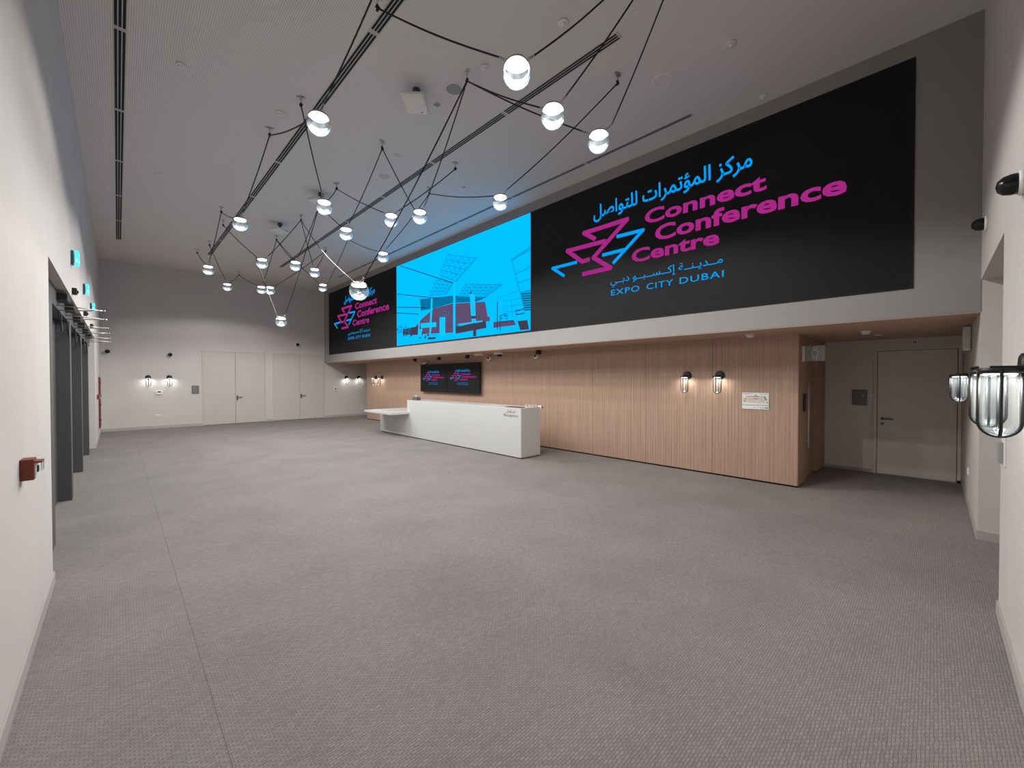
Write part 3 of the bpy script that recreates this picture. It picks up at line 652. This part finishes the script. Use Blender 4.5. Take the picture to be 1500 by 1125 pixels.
# ------------------------------------------------------------------ wall fittings
# evacuation plan
y0, y1, z0, z1 = 1.83, 2.22, 1.192, 1.462
t = thing('evacuation_plan', (XW, 2.02, z0), 'white evacuation plan board on the timber wall beside the lanterns', 'sign')
box('board', XW-.012, XW+.002, y0, y1, z0, z1, 'paper', t, .002)
def ink(name, L, m): 
    bm = bmesh.new()
    for (a, b, c, d) in L: a_box(bm, XW-.0135, XW-.0118, y1-(y1-y0)*b, y1-(y1-y0)*a, z0+(z1-z0)*(1-d), z0+(z1-z0)*(1-c))
    bm_obj(name, bm, m, t)
ink('green_band', [(.0, 1, .74, .765)], 'ink_green'); ink('plan_rooms', [(.18, .40, .22, .42), (.62, .80, .24, .38), (.2, .85, .42, .60), (.08, .14, .32, .50)], 'ink_tan')
ink('plan_walls', [(.17, .80, .20, .22), (.42, .62, .22, .25), (.42, .62, .33, .38), (.82, .86, .20, .30), (.85, .90, .28, .36), (.84, .94, .38, .43), (.06, .075, .30, .55), (.14, .155, .28, .52), (.06, .155, .52, .56), (.18, .42, .41, .42), (.64, .80, .38, .395), (.92, .96, .53, .60), (.50, .54, .10, .17), (.85, .98, .87, .92), (.77, .81, .88, .93), (.05, .45, .05, .065), (.68, .95, .07, .085), (.05, .25, .11, .12), (.44, .49, .88, .91), (.58, .61, .88, .91), (.69, .73, .88, .92)], 'ink')
# restroom sign
t = thing('restroom_sign', (7.78, YW1, 2.0), 'grey projecting restroom sign with a white person figure', 'sign')
box('wall_mount', 7.765, 7.80, YW1-.035, YW1, 1.965, 2.205, 'white_plastic', t, .003)
pl = box('plate', 7.77, 7.79, 1.145, 1.402, 1.965, 2.205, 'sign_grey', t, .003)
cx, cz = 1.275, 2.0
def fig(p): return (7.767, cx-p[0]*1.3, cz-.012+p[1]*1.3)
for pts, cl in (([(.014*math.cos(a), .138+.016*math.sin(a)) for a in [k*math.pi/6 for k in range(12)]], True), ([(-.016, 0), (-.016, .062), (-.028, .062), (-.028, .098), (-.016, .115), (.016, .115), (.028, .098), (.028, .062), (.016, .062), (.016, 0)], False), ([(0, 0), (0, .05)], False)):
    tube('figure_outline', [fig(p) for p in pts], .0052, 'white_plastic', pl, 5, cl)
tag(box('door_reader', 7.86, 8.01, YW1-.018, YW1, 1.17, 1.45, 'black_metal', None, .006), 'dark push plate on the end of the timber wall beside the restroom door', 'push plate')
# alcove wall panel, detector box
def access_panel(name, lab, x0, x1, y0, y1, z0, z1, axis):
    t = thing(name, ((x0+x1)/2, (y0+y1)/2, z0), lab, 'panel')
    if axis == 'x':
        box('frame', x0, x1, y0, y1, z0, z1, 'grey_panel', t, .008); box('cover', x0-.006, x0+.002, y0+.02, y1-.02, z0+.02, z1-.02, 'grey_panel', t, .004); box('latch', x0-.010, x0-.004, y0+.05, y0+.06, z1-.12, z1-.08, 'steel', t)
    else:
        box('frame', x0, x1, y0, y1, z0, z1, 'grey_panel', t, .008); box('cover', x0+.02, x1-.02, y0-.006, y0+.002, z0+.02, z1-.02, 'grey_panel', t, .004); box('latch', x0+.05, x0+.06, y0-.010, y0-.004, z1-.12, z1-.08, 'steel', t)
access_panel('wall_panel', 'square dark grey wall panel beside the alcove door', XD-.03, XD, .82, 1.03, 1.205, 1.49, 'x')
access_panel('wall_panel', 'square grey wall panel beside the double door on the end wall', 1.90, 2.11, YF-.03, YF, 1.17, 1.46, 'y')
t = thing('exit_sensor', (XD, .217, 2.28), 'small white sensor box over the alcove door', 'sensor'); box('housing', XD-.03, XD, .175, .26, 2.27, 2.36, 'white_plastic', t, .004); box('lens', XD-.034, XD-.028, .195, .24, 2.29, 2.335, 'grey_plastic', t)
tag(box('door_button', XD-.012, XD, .74, .79, 1.38, 1.415, 'white_plastic', None, .003), 'tiny white button between the wall panel and the alcove door', 'button')
# end wall: thermostats, sockets, cameras
for x, l in ((1.015, 'between the lanterns on the end wall'), (6.94, 'on the end wall under the bulkhead')):
    t = thing('thermostat', (x, YF, 1.19), 'white thermostat '+l, 'thermostat'); box('case', x-.085, x+.085, YF-.035, YF, 1.165, 1.29, 'white_plastic', t, .012); box('display', x-.045, x+.045, YF-.038, YF-.034, 1.235, 1.275, 'black_gloss', t)
t = thing('wall_outlet', (.975, YF, .43), 'white double outlet low on the end wall', 'outlet'); box('plate', .895, 1.055, YF-.012, YF, .40, .485, 'white_plastic', t, .003); boxes('socket_face', [(.91, .965, YF-.015, YF-.011, .415, .47), (.985, 1.04, YF-.015, YF-.011, .415, .47)], 'skirting', t)
t = thing('wall_outlet', (8.12, YN, .43), 'white outlet low on the wall past the doorway recess', 'outlet'); box('plate', 8.07, 8.17, YN, YN+.012, .42, .51, 'white_plastic', t, .003); box('socket_face', 8.09, 8.15, YN+.011, YN+.015, .435, .495, 'skirting', t)
for (x, z, l) in ((1.296, 2.54, 'above the lanterns on the end wall'), (5.375, 3.12, 'high above the double doors on the end wall'), (-.25, 2.58, 'in the corner of the end wall')):
    t = thing('wall_camera', (x, YF, z), 'small black and white camera '+l, 'security camera'); local(t)
    lathe('base', [(0, .03), (.05, .03), (.06, 0), (0, 0)], 'white_plastic', t, 18, at((0, 0, 0), '-y')); lathe('shell', [(0, -.01), (.055, 0), (.062, .04), (.05, .075), (0, .085)], 'black_gloss', t, 18, at((.02, -.03, 0), '-y'))
# left wall: call points, hose cabinet, exit signs, sensors
def call_point(y, z, lab):
    t = thing('fire_call_point', (XL, y, z), lab, 'fire alarm')
    box('box', XL, XL+.055, y-.055, y+.055, z-.06, z+.06, 'red_paint', t, .006); box('face', XL+.052, XL+.062, y-.042, y+.042, z-.05, z+.035, 'white_plastic', t, .003); box('button', XL+.06, XL+.068, y-.02, y+.02, z-.02, z+.015, 'black_metal', t, .002)
    c = box('cover_hinge', XL+.05, XL+.085, y-.05, y+.05, z+.036, z+.046, 'red_paint', t, .002); box('cover_flap', XL+.078, XL+.086, y-.035, y+.035, z-.012, z+.036, 'lantern_glass', c)
call_point(3.62, 1.182, 'red fire call point box on the wall before the entrance doors'); call_point(15.45, 1.22, 'red fire call point box between the entrance doors and the hose cabinet')
t = thing('hose_cabinet', (XL, 17.1, .26), 'tall red fire hose cabinet at the corner of the entrance wall', 'cabinet')
box('body', XL, XL+.02, 16.72, 17.48, .26, 1.76, 'red_paint', t, .004); dd = box('door', XL+.02, XL+.035, 16.74, 17.46, .28, 1.74, 'red_paint', t, .003)
for z in (.5, .95, 1.2, 1.6): box('hinge', XL+.033, XL+.055, 16.75, 16.79, z-.02, z+.02, 'red_paint', dd, .003)
for y, l in ((7.45, 'over the first entrance pair past the call point'), (9.9, 'over the middle entrance pair'), (12.3, 'over the entrance pair nearest the hose cabinet')):
    t = thing('exit_sign', (XL, y, 3.1), 'glowing cyan projecting sign '+l, 'exit sign')
    box('wall_mount', XL, XL+.025, y-.05, y+.05, 3.12, 3.29, 'steel_dark', t, .003)
    box('bracket', XL+.02, XL+.045, y-.01, y+.01, 3.15, 3.25, 'steel', t)
    box('body', XL+.036, XL+.070, y-.08, y+.08, 3.12, 3.215, 'sign_cyan', t, .002); box('upper_face', XL+.036, XL+.070, y-.08, y+.08, 3.22, 3.285, 'sign_cyan', t, .002)
    boxes('pictogram', [(XL+.0695, XL+.0715, y-.06, y-.01, 3.13, 3.205), (XL+.0695, XL+.0715, y, y+.06, 3.155, 3.18), (XL+.0695, XL+.0715, y-.055, y+.055, 3.24, 3.265), (XL+.046, XL+.06, y-.0815, y-.0795, 3.14, 3.19)], 'sign_pale', t)
for y, l in ((7.55, 'first entrance pair past the call point'), (9.95, 'middle entrance pair'), (12.2, 'entrance pair nearest the hose cabinet')):
    t = thing('door_sensor', (XL, y, 2.8), 'small black motion sensor above the '+l, 'sensor'); local(t)
    bm = bmesh.new(); a_box(bm, 0, .045, -.05, .05, -.035, .045, .01); bm_obj('housing', bm, 'black_metal', t); lathe('lens', [(0, .02), (.018, .015), (.026, 0), (0, 0)], 'black_gloss', t, 14, at((.04, 0, .0), '+x'))
# near wall: loudspeaker, domes, card reader
t = thing('loudspeaker', (7.95, YN, 2.03), 'white loudspeaker box high in the alcove corner', 'loudspeaker'); box('cabinet', 7.84, 8.02, YN+.006, YN+.075, 2.06, 2.36, 'white_plastic', t, .015); box('bracket', 7.90, 7.96, YN, YN+.05, 2.30, 2.385, 'grey_plastic', t, .004); box('grille', 7.832, 7.842, YN+.012, YN+.069, 2.08, 2.34, 'skirting', t, .004)
for (x, z, l) in ((3.66, 2.80, 'above the near lanterns'), (5.9, 3.16, 'over the doorway recess')):
    t = thing('dome_camera', (x, YN, z), 'black dome camera '+l, 'security camera'); local(t)
    lathe('base', [(0, .02), (.062, .02), (.07, .012), (.07, 0), (0, 0)], 'white_plastic', t, 22, at((0, 0, 0), '+y')); lathe('dome', [(.058, .018), (.058, .045), (.05, .075), (.03, .096), (0, .103)], 'black_gloss', t, 22, at((0, 0, 0), '+y'))
t = thing('card_reader', (4.27, YN, 1.12), 'grey card reader on the wall edge beside the doorway recess', 'card reader'); box('back', 4.22, 4.33, YN, YN+.012, 1.11, 1.31, 'white_plastic', t, .003); box('reader', 4.23, 4.32, YN+.01, YN+.035, 1.13, 1.27, 'grey_plastic', t, .005)

ORD = ['first', 'second', 'third', 'fourth', 'fifth', 'sixth', 'seventh', 'eighth', 'ninth', 'tenth', 'eleventh', 'twelfth', 'thirteenth', 'fourteenth', 'fifteenth']
BAND = ['on the entrance wall side of the ceiling', 'between the second and third diffuser rows', 'on the bulkhead side of the ceiling']
def number_off(group, text, banded):
    L = [o for o in bpy.data.objects if o.get('group') == group and o.parent is None]
    bands = {}
    for o in L: bands.setdefault((0 if o.location.x < 2.07 else 1 if o.location.x < 4.05 else 2) if banded else 0, []).append(o)
    for b, M in bands.items():
        for k, o in enumerate(sorted(M, key=lambda o: -o.location.y)):
            o['label'] = (text + (' ' + BAND[b] if banded else '') + ', ' + ORD[k] + ' from the end wall')
number_off('pendant lamps on black cables', 'clear globe lamp', True)
number_off('cable hooks on the ceiling', 'steel cable hook', True)
number_off('round detectors on the ceiling', 'round white detector', True)
number_off('diffusers along the entrance wall', 'three slot ceiling diffuser along the entrance wall', False)
number_off('diffusers in the second row', 'three slot ceiling diffuser, second row from entrance wall', False)
number_off('diffusers in the third row', 'three slot ceiling diffuser, third row from entrance wall', False)
number_off('diffusers beside the bulkhead', 'narrow two slot ceiling diffuser beside the bulkhead', False)
number_off('cube spotlights under the soffit', 'black cube spotlight under the timber soffit', False)
number_off('paper cups on the desk end', 'small white paper cup on the desk', False)
for o in bpy.data.objects:
    if '_w' in o: del o['_w']
